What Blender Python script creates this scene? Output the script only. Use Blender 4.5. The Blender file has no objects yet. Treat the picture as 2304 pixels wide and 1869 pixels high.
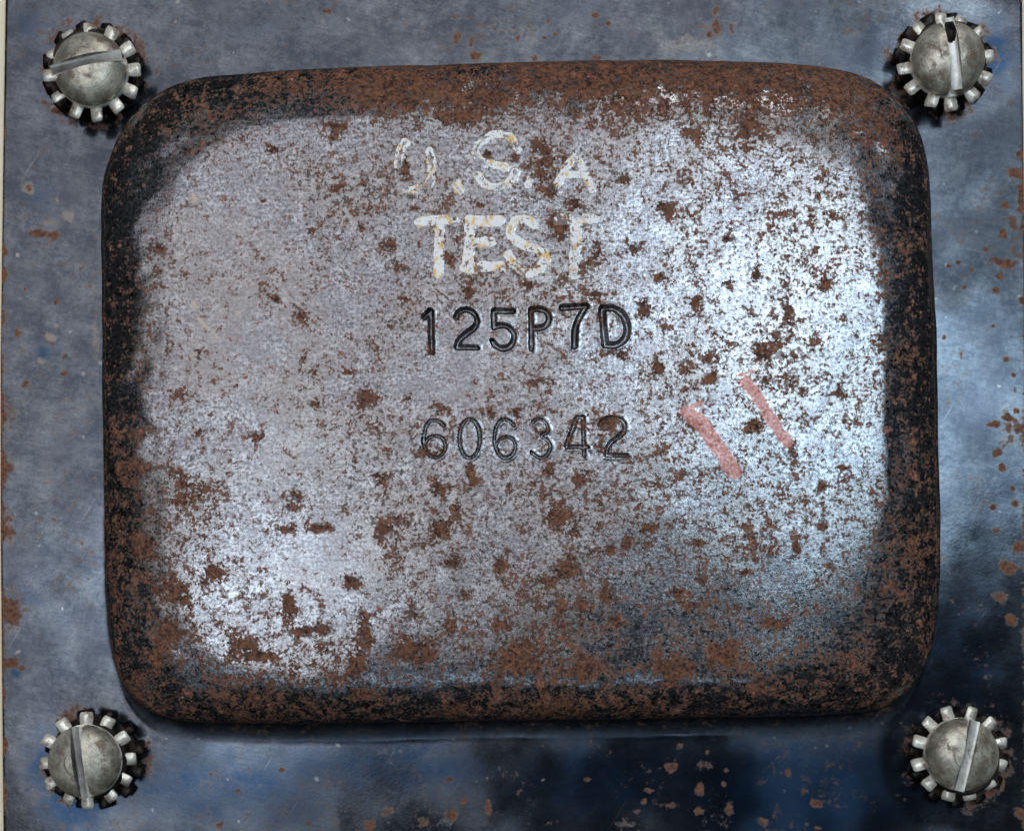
import bpy, bmesh, math, random
import numpy as np
from mathutils import Vector, Matrix

# ------------------------------------------------------------------ scale
U = 5e-5                      # one drawing unit is 0.05 mm
CX, CY = 1152.0, 934.5        # drawing point that sits at the world origin
NX, NY = 1152.0, 1400.0       # drawing point straight under the camera
DIST = 2800.0                 # camera height in drawing units (140 mm)
scene = bpy.context.scene
col = scene.collection

# ------------------------------------------------------------------ camera
cam_data = bpy.data.cameras.new("camera")
cam_data.sensor_width = 36.0
cam_data.lens = 36.0 * DIST / 2304.0
cam_data.shift_y = (NY - CY) / 2304.0
cam_data.clip_start = 0.005
cam_data.clip_end = 20.0
cam = bpy.data.objects.new("camera", cam_data)
col.objects.link(cam)
cam.location = ((NX - CX) * U, (CY - NY) * U, DIST * U)
scene.camera = cam
cam_data.dof.use_dof = True
cam_data.dof.focus_distance = (DIST - 150) * U
cam_data.dof.aperture_fstop = 20.0

# ------------------------------------------------------------------ dim room and lamps
world = bpy.data.worlds.new("World")
scene.world = world
world.use_nodes = True
bg = world.node_tree.nodes["Background"]
bg.inputs[0].default_value = (0.62, 0.55, 0.50, 1)
bg.inputs[1].default_value = 0.006


def area(name, loc, size, power, colour, target=None, rotz=0.0):
    d = bpy.data.lights.new(name, 'AREA')
    d.shape = 'RECTANGLE'
    d.size, d.size_y = size
    d.energy = power
    d.color = colour
    o = bpy.data.objects.new(name, d)
    col.objects.link(o)
    o.location = loc
    if target is None:
        o.rotation_euler = (0, 0, rotz)
    else:
        o.rotation_euler = (Vector(target) - Vector(loc)).to_track_quat('-Z', 'Y').to_euler()
    return o


n_x, n_y = (NX - CX) * U, (CY - NY) * U
EDGE = math.radians(43)
ex, ey = math.cos(EDGE), math.sin(EDGE)          # along the lamp's lower-right edge
px_, py_ = -ey, ex                               # away from that edge
HL = 0.42
mid = (n_x + 0.062, n_y + 0.045)
area("ceiling_light", (mid[0] + px_ * 0.19, mid[1] + py_ * 0.19, HL), (0.60, 0.38), 1.15, (0.99, 0.97, 1.0), rotz=EDGE)
area("tube_light", (n_x - 0.06, n_y - 0.20, HL - 0.01), (0.30, 0.04), 0.13, (0.62, 0.82, 1.0))
area("added_face_light", (n_x - 0.135, n_y - 0.005, HL - 0.01), (0.10, 0.11), 0.11, (0.72, 0.88, 1.0), rotz=EDGE)  # unseen light added to brighten a patch of the lower-left face
area("window_light", (n_x + 0.156, n_y + 0.125, HL - 0.01), (0.165, 0.18), 0.54, (0.66, 0.86, 1.0), rotz=math.radians(18))
# unseen spot added for diffuse fill beyond the top edge, its cone centred left of the middle of the cover
sp = bpy.data.lights.new("fill_spot", 'SPOT')
sp.energy, sp.color = 60.0, (1.0, 0.97, 0.93)
sp.spot_size, sp.spot_blend, sp.shadow_soft_size = math.radians(15.0), 1.0, 0.32
spo = bpy.data.objects.new("fill_spot", sp)
col.objects.link(spo)
spo.location = (n_x + 0.14, n_y + 0.60, 0.41)
spo.rotation_euler = (Vector(((820 - CX) * U, (CY - 760) * U, .006)) - spo.location).to_track_quat('-Z', 'Y').to_euler()

scene.cycles.max_bounces = 5
scene.cycles.diffuse_bounces = 2
scene.cycles.glossy_bounces = 3
scene.view_settings.view_transform = 'Standard'
scene.view_settings.look = 'None'
scene.view_settings.exposure = 0.0
scene.view_settings.gamma = 1.0
scene.view_settings.use_curve_mapping = False


# ------------------------------------------------------------------ helpers
def to_world(px, py, z):
    return np.stack([(px - CX) * U, (CY - py) * U, z * U], axis=-1)


def lift(px, py, z):
    """drawing position (as seen) -> plan position of a point z above the flange"""
    f = (DIST - z) / DIST
    return NX + (px - NX) * f, NY + (py - NY) * f


def seen(x, y, z):
    f = DIST / (DIST - z)
    return NX + (x - NX) * f, NY + (y - NY) * f


def sstep(a, b, x):
    t = np.clip((x - a) / (b - a), 0, 1)
    return t * t * (3 - 2 * t)


_lat = np.random.default_rng(5).random((256, 256))


def vnoise(x, y):
    xi, yi = np.floor(x).astype(int), np.floor(y).astype(int)
    fx, fy = x - xi, y - yi
    fx = fx * fx * (3 - 2 * fx)
    fy = fy * fy * (3 - 2 * fy)
    a = _lat[xi & 255, yi & 255]
    b = _lat[(xi + 1) & 255, yi & 255]
    c = _lat[xi & 255, (yi + 1) & 255]
    d = _lat[(xi + 1) & 255, (yi + 1) & 255]
    return (a * (1 - fx) + b * fx) * (1 - fy) + (c * (1 - fx) + d * fx) * fy


def fbm(x, y, size, octaves=4, seed=0, gain=0.55):
    s, amp, tot = np.zeros_like(x, dtype=float), 1.0, 0.0
    for k in range(octaves):
        f = 2.0 ** k / size
        s += amp * vnoise(x * f + 17.3 * (k + 1) + seed * 31.7, y * f + 9.1 * (k + 1) + seed * 12.9)
        tot += amp
        amp *= gain
    return s / tot


def mesh_arrays(name, verts, quads, tris=None, attrs=None, normals=None, smooth=True):
    me = bpy.data.meshes.new(name)
    tris = np.zeros((0, 3), int) if tris is None else tris
    nq, nt = len(quads), len(tris)
    me.vertices.add(len(verts))
    me.vertices.foreach_set("co", np.ascontiguousarray(verts, dtype=np.float32).ravel())
    loops = np.concatenate([quads.ravel(), tris.ravel()]).astype(np.int32)
    me.loops.add(len(loops))
    me.loops.foreach_set("vertex_index", loops)
    me.polygons.add(nq + nt)
    starts = np.concatenate([np.arange(nq) * 4, nq * 4 + np.arange(nt) * 3]).astype(np.int32)
    me.polygons.foreach_set("loop_start", starts)
    me.update(calc_edges=True)
    me.polygons.foreach_set("use_smooth", np.full(nq + nt, smooth))
    for k, v in (attrs or {}).items():
        a = me.attributes.new(k, 'FLOAT', 'POINT')
        a.data.foreach_set("value", np.ascontiguousarray(v, dtype=np.float32))
    if normals is not None:
        me.normals_split_custom_set_from_vertices(normals.astype(np.float32).tolist())
    me.validate()
    return me


def link(name, me, mat, parent=None):
    o = bpy.data.objects.new(name, me)
    col.objects.link(o)
    if me is not None and mat is not None and not me.materials:
        me.materials.append(mat)
    if parent is not None:
        o.parent = parent
    return o


def vertex_normals(v, quads, tris):
    n = np.zeros_like(v)
    fn = np.cross(v[quads[:, 2]] - v[quads[:, 0]], v[quads[:, 3]] - v[quads[:, 1]])
    for k in range(4):
        np.add.at(n, quads[:, k], fn)
    if len(tris):
        fn = np.cross(v[tris[:, 1]] - v[tris[:, 0]], v[tris[:, 2]] - v[tris[:, 0]])
        for k in range(3):
            np.add.at(n, tris[:, k], fn)
    return n / np.maximum(np.linalg.norm(n, axis=1, keepdims=True), 1e-20)


def catmull(points, per=40):
    p = np.array(points, float)
    out = []
    m = len(p)
    for i in range(m):
        p0, p1, p2, p3 = p[i - 1], p[i], p[(i + 1) % m], p[(i + 2) % m]
        t = np.linspace(0, 1, per, endpoint=False)[:, None]
        out.append(0.5 * (2 * p1 + (p2 - p0) * t + (2 * p0 - 5 * p1 + 4 * p2 - p3) * t ** 2 + (3 * p1 - p0 - 3 * p2 + p3) * t ** 3))
    return np.concatenate(out)


def resample(c, n):
    d = np.linalg.norm(np.roll(c, -1, 0) - c, axis=1)
    s = np.concatenate([[0], np.cumsum(d)])
    cc = np.vstack([c, c[:1]])
    t = np.linspace(0, s[-1], n, endpoint=False)
    return np.stack([np.interp(t, s, cc[:, 0]), np.interp(t, s, cc[:, 1])], 1)


def smooth_closed(c, k):
    w = np.hanning(2 * k + 3)[1:-1]
    w /= w.sum()
    e = np.concatenate([c[-k:], c, c[:k]])
    return np.stack([np.convolve(e[:, i], w, 'valid') for i in range(c.shape[1])], 1)


def blobs(x, y, items, warp=7.0, seed=1):
    wx = x + (fbm(x, y, 26, 3, seed) - .5) * 2 * warp
    wy = y + (fbm(x, y, 26, 3, seed + 3) - .5) * 2 * warp
    out = np.zeros_like(x)
    for it in items:
        bx, by, rx, ry = it[:4]
        s = it[4] if len(it) > 4 else 1.0
        rx, ry = rx * 1.35, ry * 1.35
        sel = np.nonzero((np.abs(wx - bx) < rx) & (np.abs(wy - by) < ry))[0]
        if not len(sel):
            continue
        r = np.sqrt(((wx[sel] - bx) / rx) ** 2 + ((wy[sel] - by) / ry) ** 2)
        out[sel] = np.maximum(out[sel], s * np.clip(1.25 * (1 - r), 0, 1))
    return out


def stroke_dist(x, y, lines):
    d = np.full(x.shape, 1e9)
    for ln in lines:
        ln = np.array(ln, float)
        if len(ln) == 1:
            d = np.minimum(d, np.hypot(x - ln[0, 0], y - ln[0, 1]))
        for a, b in zip(ln[:-1], ln[1:]):
            ab = b - a
            t = np.clip(((x - a[0]) * ab[0] + (y - a[1]) * ab[1]) / (ab @ ab), 0, 1)
            d = np.minimum(d, np.hypot(x - a[0] - t * ab[0], y - a[1] - t * ab[1]))
    return d


def curve(pts, per=8):
    """open smooth curve through the points"""
    p = np.array(pts, float)
    q = np.vstack([2 * p[0] - p[1], p, 2 * p[-1] - p[-2]])
    out = []
    for i in range(1, len(q) - 2):
        p0, p1, p2, p3 = q[i - 1:i + 3]
        t = np.linspace(0, 1, per, endpoint=False)[:, None]
        out.append(0.5 * (2 * p1 + (p2 - p0) * t + (2 * p0 - 5 * p1 + 4 * p2 - p3) * t ** 2 + (3 * p1 - p0 - 3 * p2 + p3) * t ** 3))
    out.append(p[-1:])
    return np.concatenate(out)


# ------------------------------------------------------------------ node helper
class NT:
    def __init__(self, name):
        self.mat = bpy.data.materials.new(name)
        self.mat.use_nodes = True
        self.t = self.mat.node_tree
        self.t.nodes.clear()
        self.out = self.t.nodes.new("ShaderNodeOutputMaterial")
        self.b = self.t.nodes.new("ShaderNodeBsdfPrincipled")
        self.t.links.new(self.b.outputs[0], self.out.inputs[0])
        tc = self.t.nodes.new("ShaderNodeTexCoord")
        sc = self.t.nodes.new("ShaderNodeVectorMath")
        sc.operation = 'SCALE'
        sc.inputs[3].default_value = 1 / U
        self.t.links.new(tc.outputs['Object'], sc.inputs[0])
        self.co = sc.outputs[0]

    def put(self, sock, v):
        if isinstance(v, bpy.types.NodeSocket):
            self.t.links.new(v, sock)
        elif isinstance(v, (tuple, list)) and len(v) == 3 and len(sock.default_value) == 4:
            sock.default_value = (*v, 1)
        else:
            sock.default_value = v

    def set(self, name, v):
        self.put(self.b.inputs[name], v)

    def stretch(self, sx, sy, ox=0.0, rot=0.0):
        src = self.co
        if rot:
            r = self.t.nodes.new("ShaderNodeMapping")
            r.inputs['Rotation'].default_value = (0, 0, rot)
            self.put(r.inputs[0], src)
            src = r.outputs[0]
        n = self.t.nodes.new("ShaderNodeMapping")
        n.inputs['Scale'].default_value = (sx, sy, 1)
        n.inputs['Location'].default_value = (ox, ox * .7, 0)
        self.put(n.inputs[0], src)
        return n.outputs[0]

    def noise(self, size, detail=3, rough=.55, co=None, dist=0.0):
        n = self.t.nodes.new("ShaderNodeTexNoise")
        n.inputs['Scale'].default_value = 1.0 / size
        n.inputs['Detail'].default_value = detail
        n.inputs['Roughness'].default_value = rough
        n.inputs['Distortion'].default_value = dist
        self.put(n.inputs['Vector'], co if co is not None else self.co)
        return n.outputs['Fac']

    def vor(self, size, feature='F1', co=None):
        n = self.t.nodes.new("ShaderNodeTexVoronoi")
        n.feature = feature
        n.inputs['Scale'].default_value = 1.0 / size
        self.put(n.inputs['Vector'], co if co is not None else self.co)
        return n

    def m(self, op, a, b=0.0, c=0.0):
        n = self.t.nodes.new("ShaderNodeMath")
        n.operation = op
        for i, v in enumerate((a, b, c)):
            self.put(n.inputs[i], v)
        return n.outputs[0]

    def add(self, *a):
        r = a[0]
        for v in a[1:]:
            r = self.m('ADD', r, v)
        return r

    def mul(self, a, b):
        return self.m('MULTIPLY', a, b)

    def cen(self, a, k):
        """(a-0.5)*k"""
        return self.m('MULTIPLY_ADD', a, k, -.5 * k)

    def ss(self, v, lo, hi, a=0.0, b=1.0):
        n = self.t.nodes.new("ShaderNodeMapRange")
        n.interpolation_type = 'SMOOTHSTEP'
        for i, x in enumerate((v, lo, hi, a, b)):
            self.put(n.inputs[i], x)
        return n.outputs[0]

    def lin(self, v, lo, hi, a=0.0, b=1.0):
        n = self.t.nodes.new("ShaderNodeMapRange")
        for i, x in enumerate((v, lo, hi, a, b)):
            self.put(n.inputs[i], x)
        return n.outputs[0]

    def mix(self, f, a, b):
        n = self.t.nodes.new("ShaderNodeMix")
        n.data_type = 'RGBA'
        self.put(n.inputs[0], f)
        self.put(n.inputs[6], a)
        self.put(n.inputs[7], b)
        return n.outputs[2]

    def mixf(self, f, a, b):
        n = self.t.nodes.new("ShaderNodeMix")
        self.put(n.inputs[0], f)
        self.put(n.inputs[2], a)
        self.put(n.inputs[3], b)
        return n.outputs[0]

    def attr(self, name):
        n = self.t.nodes.new("ShaderNodeAttribute")
        n.attribute_name = name
        return n.outputs['Fac']

    def bump(self, h, dist, strength=1.0):
        n = self.t.nodes.new("ShaderNodeBump")
        n.inputs['Strength'].default_value = strength
        n.inputs['Distance'].default_value = dist
        self.put(n.inputs['Height'], h)
        self.put(self.b.inputs['Normal'], n.outputs[0])


# ------------------------------------------------------------------ materials
def bell_material():
    g = NT("worn_rusty_steel")
    rustA, paintA, redA, grooveA, creamA, cleanA = [g.attr(k) for k in ("rust", "paint", "red", "groove", "cream", "clean")]
    nA = g.noise(24, 4, .68)
    nB = g.noise(6.5, 2, .6)
    nC = g.noise(170, 2, .5)
    nH = g.noise(55, 4, .6, g.stretch(1, 1, 300))
    # fine grain: short horizontal drawing lines plus sandy grit
    brush = g.noise(9, 3, .7, g.stretch(.35, 1.5, 40))
    grit = g.noise(6.5, 3, .75, g.stretch(1, 1, 90))
    pit = g.noise(10, 2, .6, g.stretch(1, 1, 700))
    grain = g.add(g.mul(grit, .72), g.mul(brush, .28))
    v = g.ss(grain, g.mixf(cleanA, .38, .30), g.mixf(cleanA, .64, .74))
    metal = g.mix(v, (.085, .088, .098), (.37, .385, .415))
    tone = g.ss(nH, .38, .62)
    metal = g.mix(g.mul(tone, .45), metal, (.135, .132, .145))
    metal = g.mix(g.mul(g.ss(nC, .4, .62), .35), metal, (.22, .205, .19))
    # dark pits
    pitm = g.ss(g.add(pit, g.cen(nC, .25), g.mul(rustA, .06), g.mul(cleanA, -.2)), .57, .64)
    metal = g.mix(g.mul(pitm, .85), metal, (.035, .028, .025))
    # rust
    rv = g.add(.5, g.cen(nA, 1.45), g.cen(nB, 1.0), g.cen(nC, .35), g.mul(rustA, .29), g.mul(cleanA, -.12), .040)
    rust = g.ss(rv, .665, .80)
    stain = g.ss(rv, .50, .76)
    rn = g.noise(8.5, 4, .8, g.stretch(1, 1, 500))
    rcol = g.mix(g.ss(rn, .36, .62), (.020, .009, .007), (.195, .084, .048))
    rcol = g.mix(g.mul(g.ss(grit, .56, .68), .65), rcol, (.30, .17, .12))
    rcol = g.mix(g.mul(g.ss(g.noise(60, 3, .6, g.stretch(1, 1, 900)), .5, .7), .5), rcol, (.19, .092, .055))
    metal = g.mix(g.mul(stain, .42), metal, (.115, .066, .046))
    hue = g.noise(19, 3, .6, g.stretch(1, 1, 1500))
    rcol = g.mix(g.ss(hue, .56, .70, 0.0, .75), rcol, (.26, .105, .042))
    rcol = g.mix(g.ss(hue, .46, .32, 0.0, .8), rcol, (.016, .009, .008))
    film = g.mul(g.ss(g.add(rustA, g.cen(nA, 1.0), g.cen(nB, .7)), .72, 1.12), .9)
    metal = g.mix(film, metal, g.mix(g.ss(rn, .34, .64), (.014, .008, .007), (.095, .045, .029)))
    c = g.mix(rust, metal, rcol)
    # cream scuffs
    cm = g.mul(g.ss(g.add(creamA, g.cen(nB, 1.8), g.cen(nA, 1.2)), .50, .90), .8)
    c = g.mix(cm, c, (.72, .60, .46))
    # dark residue in the stamped strokes
    gm = g.mul(g.ss(grooveA, .30, .80), g.ss(nH, .32, .60, .97, .40))
    gm2 = g.mul(gm, g.m('SUBTRACT', 1.0, g.mul(rust, .75)))
    c = g.mix(gm2, c, (.028, .025, .023))
    # white filling paint
    pm = g.ss(g.add(paintA, g.cen(nB, .9), g.cen(nA, 1.4)),   .33, .47)
    pm = g.mul(pm, g.m('SUBTRACT', 1.0, g.mul(g.ss(rv, .68, .80), .85)))
    pcol = g.mix(g.ss(g.noise(22, 3, .6, g.stretch(1, 1, 260)), .47, .60), (.90, .91, .90), (.86, .56, .22))
    pcol = g.mix(g.ss(g.noise(16, 2, .5, g.stretch(1, 1, 60)), .4, .62), pcol, (.92, .93, .93))
    c = g.mix(pm, c, pcol)
    # red crayon
    rm = g.ss(g.add(redA, g.cen(nB, 1.7), g.cen(nA, 1.8)), .18, 1.0)
    red = g.mix(g.ss(g.add(grain, g.mul(redA, .0)), .36, .66), (.40, .17, .15), (.86, .42, .37))
    c = g.mix(g.mul(rm, .72), c, red)
    g.set('Base Color', c)
    # what is not bare metal
    cover = g.m('MAXIMUM', g.m('MAXIMUM', g.m('MAXIMUM', rust, film), pm), g.m('MAXIMUM', g.mul(rm, .45), cm))
    g.set('Metallic', g.m('SUBTRACT', .92, g.mul(cover, .92)))
    rough = g.add(.185, g.cen(grit, .16), g.mul(stain, .15))
    rough = g.mixf(gm2, rough, .26)
    g.set('Roughness', g.mixf(cover, rough, .82))
    g.set('Specular IOR Level', g.mixf(cover, .5, .25))
    h = g.add(grit, g.mul(brush, .4), g.mul(rn, 1.3))
    g.bump(h, .24 * U, .8)
    return g.mat


def flange_material():
    g = NT("blued_steel")
    rustA, paleA, blueA, brightA = [g.attr(k) for k in ("rust", "pale", "blue", "bright")]
    cloud = g.noise(60, 5, .62)
    cloud2 = g.noise(190, 3, .5, g.stretch(1, 1, 400))
    mott = g.noise(14, 3, .65, g.stretch(1, 1, 30))
    fine = g.noise(5, 2, .6)
    lines_ = g.noise(7, 3, .6, g.stretch(.12, 1.6, 15, math.radians(12)))
    v = g.add(g.cen(lines_, .16), g.mul(cloud, .50), g.mul(mott, .30), g.mul(fine, .20), g.cen(cloud2, .3))
    c = g.mix(g.ss(v, .36, .66), (.041, .050, .066), (.116, .131, .150))
    c = g.mix(g.mul(g.ss(v, .57, .74), .5), c, (.235, .242, .25))
    lav = g.ss(g.noise(130, 3, .6, g.stretch(1, 1, 800)), .45, .65)
    c = g.mix(g.mul(lav, .40), c, (.054, .060, .080))
    # heat-blue patches
    bm = g.ss(g.add(blueA, g.cen(cloud, 1.3), g.cen(mott, .8)), .18, 1.15)
    c = g.mix(g.mul(bm, .9), c, (.010, .034, .078))
    # white corrosion bloom and fine scratches
    nB = g.noise(9, 3, .6, g.stretch(1, 1, 55))
    pl = g.ss(g.add(paleA, g.cen(nB, .9)), .38, .85)
    c = g.mix(g.mul(pl, .7), c, (.25, .22, .185))
    ws = g.ss(g.noise(24, 1, .4, g.stretch(1, 1, 910)), .735, .79)
    c = g.mix(g.mul(ws, .3), c, (.40, .40, .39))
    scr = g.noise(60, 2, .5, g.stretch(.35, 9, 77, math.radians(-58)))
    scm = g.mul(g.ss(scr, .68, .80), .30)
    c = g.mix(scm, c, (.32, .33, .34))
    # rust
    nA = g.noise(22, 4, .65, g.stretch(1, 1, 1200))
    rv = g.add(rustA, g.cen(nA, 1.5), g.cen(nB, 1.0))
    rust = g.ss(rv, .36, .88)
    halo = g.ss(rv, .20, .6)
    rn = g.noise(9, 3, .7, g.stretch(1, 1, 210))
    rcol = g.mix(g.ss(rn, .35, .65), (.070, .024, .013), (.23, .085, .038))
    c = g.mix(g.mul(halo, .45), c, (.120, .092, .068))
    c = g.mix(g.mul(rust, .92), c, rcol)
    g.set('Base Color', c)
    g.set('Metallic', g.mixf(rust, g.mixf(pl, .90, .45), .05))
    g.set('Roughness', g.mixf(rust, g.add(.18, g.cen(cloud, .14), g.mul(pl, .15), g.mul(brightA, .30)), .8))
    h = g.add(g.mul(mott, .5), g.mul(fine, .35), g.mul(nB, .4))
    g.bump(h, .35 * U, .55)
    return g.mat


def metal_material(name, lo, hi, tarnish, tarn_amt, rough, metallic=.95, bump=.5):
    g = NT(name)
    oi = g.t.nodes.new("ShaderNodeObjectInfo")
    ofs = g.t.nodes.new("ShaderNodeVectorMath")
    ofs.operation = 'SCALE'
    ofs.inputs[0].default_value = (530, 310, 170)
    g.t.links.new(oi.outputs['Random'], ofs.inputs[3])
    ad = g.t.nodes.new("ShaderNodeVectorMath")
    g.t.links.new(g.co, ad.inputs[0])
    g.t.links.new(ofs.outputs[0], ad.inputs[1])
    base_co = g.co
    g.co = ad.outputs[0]
    n1 = g.noise(38, 4, .6)
    n2 = g.noise(7, 3, .6)
    c = g.mix(g.ss(g.add(g.mul(n1, .7), g.mul(n2, .3)), .36, .64), lo, hi)
    t = g.ss(g.add(g.noise(30, 4, .65, g.stretch(1, 1, 90)), g.cen(n2, .3)), .5, .66)
    c = g.mix(g.mul(t, tarn_amt), c, tarnish)
    if name == "zinc_screw_head":
        sep = g.t.nodes.new("ShaderNodeVectorMath")
        sep.operation = 'MULTIPLY'
        sep.inputs[1].default_value = (1, 1, 0)
        g.t.links.new(base_co, sep.inputs[0])
        ln = g.t.nodes.new("ShaderNodeVectorMath")
        ln.operation = 'LENGTH'
        g.t.links.new(sep.outputs[0], ln.inputs[0])
        rad = g.add(ln.outputs['Value'], g.cen(n1, 5))
        turn_ = g.m('SINE', g.mul(rad, 1.15))
        c = g.mix(g.ss(turn_, -.2, 1.0, 0.0, .16), c, (.10, .085, .06))
        scar = g.mul(g.ss(g.m('ABSOLUTE', g.add(rad, -30.0)), 3.0, 0.5), g.ss(n1, .46, .60))
        c = g.mix(g.mul(scar, .7), c, (.07, .045, .03))
    g.set('Base Color', c)
    g.set('Metallic', g.m('SUBTRACT', metallic, g.mul(t, .35 * tarn_amt)))
    g.set('Roughness', g.add(rough, g.cen(n1, .25), g.mul(t, .15)))
    g.bump(g.add(g.mul(n2, .6), n1), 1.6 * U, bump)
    return g.mat


def panel_material():
    g = NT("cream_painted_panel")
    n = g.noise(120, 4, .55)
    f = g.noise(9, 3, .6)
    c = g.mix(g.ss(n, .3, .7), (.84, .72, .52), (.88, .79, .62))
    c = g.mix(g.mul(g.ss(f, .55, .75), .35), c, (.50, .38, .24))
    g.set('Base Color', c)
    g.set('Roughness', .6)
    g.bump(f, 1.2 * U, .4)
    return g.mat


M_bell = bell_material()
M_flange = flange_material()
M_head = metal_material("zinc_screw_head", (.27, .25, .205), (.66, .63, .53), (.11, .07, .04), .8, .42, .55)
M_slot = metal_material("slot_highlight_metal", (.60, .59, .55), (.85, .84, .81), (.16, .12, .08), .3, .40, .25)  # whitened base, the slot's reflected highlight is put into this colour
M_tooth = metal_material("bright_washer_steel", (.70, .66, .57), (.95, .92, .83), (.12, .05, .022), .75, .34, .3)
M_dark = metal_material("near_black_steel", (.012, .011, .010), (.035, .030, .026), (.09, .045, .02), .35, .45, .7)  # oxide black, with the shade of the lower stack put into it
M_panel = panel_material()

# ------------------------------------------------------------------ setting: cream panel behind the cover
rng = np.random.default_rng(3)
pb = bmesh.new()
bmesh.ops.create_cube(pb, size=1.0)
for v in pb.verts:
    v.co = ((v.co.x * 2560) * U, (v.co.y * 2230) * U, (v.co.z * 120 - 93) * U)
bmesh.ops.bevel(pb, geom=pb.edges[:], offset=10 * U, segments=3, affect='EDGES')
pme = bpy.data.meshes.new("backing_panel")
pb.to_mesh(pme)
pb.free()
panel = link("backing_panel", pme, M_panel)
panel["kind"] = "structure"

# ------------------------------------------------------------------ the cover
root = bpy.data.objects.new("transformer_cover", None)
col.objects.link(root)
root.empty_display_size = .02
root["label"] = "rusty grey pressed steel cover stamped 125P7D and 606342, bolted down at four corners"
root["category"] = "metal cover"

silhouette = [(226, 425), (233, 385), (245, 347), (272, 288), (314, 239), (373, 200), (458, 173), (573, 161), (700, 155), (900, 146), (1100, 140), (1350, 136), (1604, 136), (1768, 139), (1866, 149),
              (1931, 165), (1987, 193), (2032, 232), (2069, 287), (2088, 358), (2097, 425), (2101, 556), (2106, 700), (2110, 888), (2113, 1000), (2116, 1107), (2118, 1238), (2114, 1340),
              (2102, 1430), (2076, 1510), (2036, 1566), (1976, 1597), (1880, 1608), (1760, 1612), (1604, 1615), (1400, 1618), (1156, 1621), (992, 1623), (862, 1626), (700, 1628), (589, 1628),
              (458, 1625), (390, 1617), (340, 1601), (297, 1566), (270, 1528), (253, 1484), (242, 1399), (234, 1301), (230, 1150), (228, 1000), (227, 800), (226, 600)]
NA = 1600
sil = smooth_closed(resample(catmull(silhouette), NA), 14)
ox, oy = lift(sil[:, 0], sil[:, 1], 70)
OUT = np.stack([ox, oy], 1)
# flat face edge, a squarish rounded loop inside the shoulder
FC = np.array([1175.0, 902.0])
FA, FB, FN = 824.0, 652.0, 5.0
th = np.arctan2((sil[:, 1] - FC[1]) / FB, (sil[:, 0] - FC[0]) / FA)
fr = (np.abs(np.cos(th)) ** FN + np.abs(np.sin(th)) ** FN) ** (-1 / FN)
fr = fr * (1 + .030 * (fbm(sil[:, 0], sil[:, 1], 260, 3, 71) - .5) + .020 * (fbm(sil[:, 0], sil[:, 1], 60, 2, 72) - .5))
fx, fy = FC[0] + fr * FA * np.cos(th), FC[1] + fr * FB * np.sin(th)
ZF = 150.0
fx, fy = lift(fx, fy, ZF)
FACE = np.stack([fx, fy], 1)
cx, cy = lift(FC[0], FC[1], ZF)
# outward normals of the outline
tan = np.roll(OUT, -1, 0) - np.roll(OUT, 1, 0)
nrm = np.stack([tan[:, 1], -tan[:, 0]], 1)
nrm /= np.linalg.norm(nrm, axis=1, keepdims=True)
if ((OUT - [cx, cy]) * nrm).sum() < 0:
    nrm = -nrm
nrm = smooth_closed(nrm, 20)

# ---- bell mesh: wall, shoulder, face
rings = []
for z in (30, 40, 50):
    rings.append((OUT + nrm * (0.06 * (60 - z)), np.full(NA, float(z))))
AM = math.radians(66)          # the shoulder rolls into the flat face within a short distance
swl = np.linalg.norm(FACE - OUT, axis=1)
roll = smooth_closed((9 + 30 * sstep(.35, .65, fbm(sil[:, 0], sil[:, 1], 320, 2, 73)) + 10 * sstep(1500, 600, sil[:, 0]))[:, None], 40)[:, 0]
slope = (ZF - 58) / swl * math.cos(AM) * (1 - math.cos(AM)) / math.sin(AM) ** 2
ZT = ZF - slope * roll
for a in np.linspace(0, AM, 46):
    k = (1 - math.cos(a)) / (1 - math.cos(AM))
    rings.append((OUT + (FACE - OUT) * k, 58 + (ZT - 58) * math.sin(a) / math.sin(AM)))
T = np.linspace(1, 0, 340)[1:-1]
reach = np.linalg.norm(FACE - [cx, cy], axis=1)
for t in T:
    rings.append((np.array([cx, cy]) + (FACE - [cx, cy]) * t, ZF + 7 * (1 - t * t) - slope * roll * np.exp(-(1 - t) * reach / roll)))
R = len(rings)
PX = np.concatenate([r[0][:, 0] for r in rings] + [[cx]])
PY = np.concatenate([r[0][:, 1] for r in rings] + [[cy]])
PZ = np.concatenate([r[1] for r in rings] + [[ZF + 7]])
ix, iy = seen(PX, PY, PZ)          # layout space of the marks on the face

# gentle unevenness of the pressed sheet
onface = sstep(100, 148, PZ)
PZ = PZ + onface * ((fbm(PX, PY, 420, 3, 4) - .5) * 9 + (fbm(PX, PY, 120, 2, 8) - .5) * 1.6)
PX = PX + (1 - onface) * ((fbm(PX, PY, 130, 3, 11) - .5) * 7)
PY = PY + (1 - onface) * ((fbm(PX, PY, 130, 3, 12) - .5) * 7)
PZ = PZ + sstep(60, 100, PZ) * sstep(152, 128, PZ) * (fbm(PX, PY, 85, 3, 13) - .5) * 10


def Z5(p):
    return [(800 + .3273 * a, 240 + .3273 * b) for a, b in p]


def Z6(p):
    return [(880 + .2805 * a, 640 + .2805 * b) for a, b in p]


def Z7(p):
    return [(1400 + .3273 * a, 760 + .3273 * b) for a, b in p]


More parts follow.
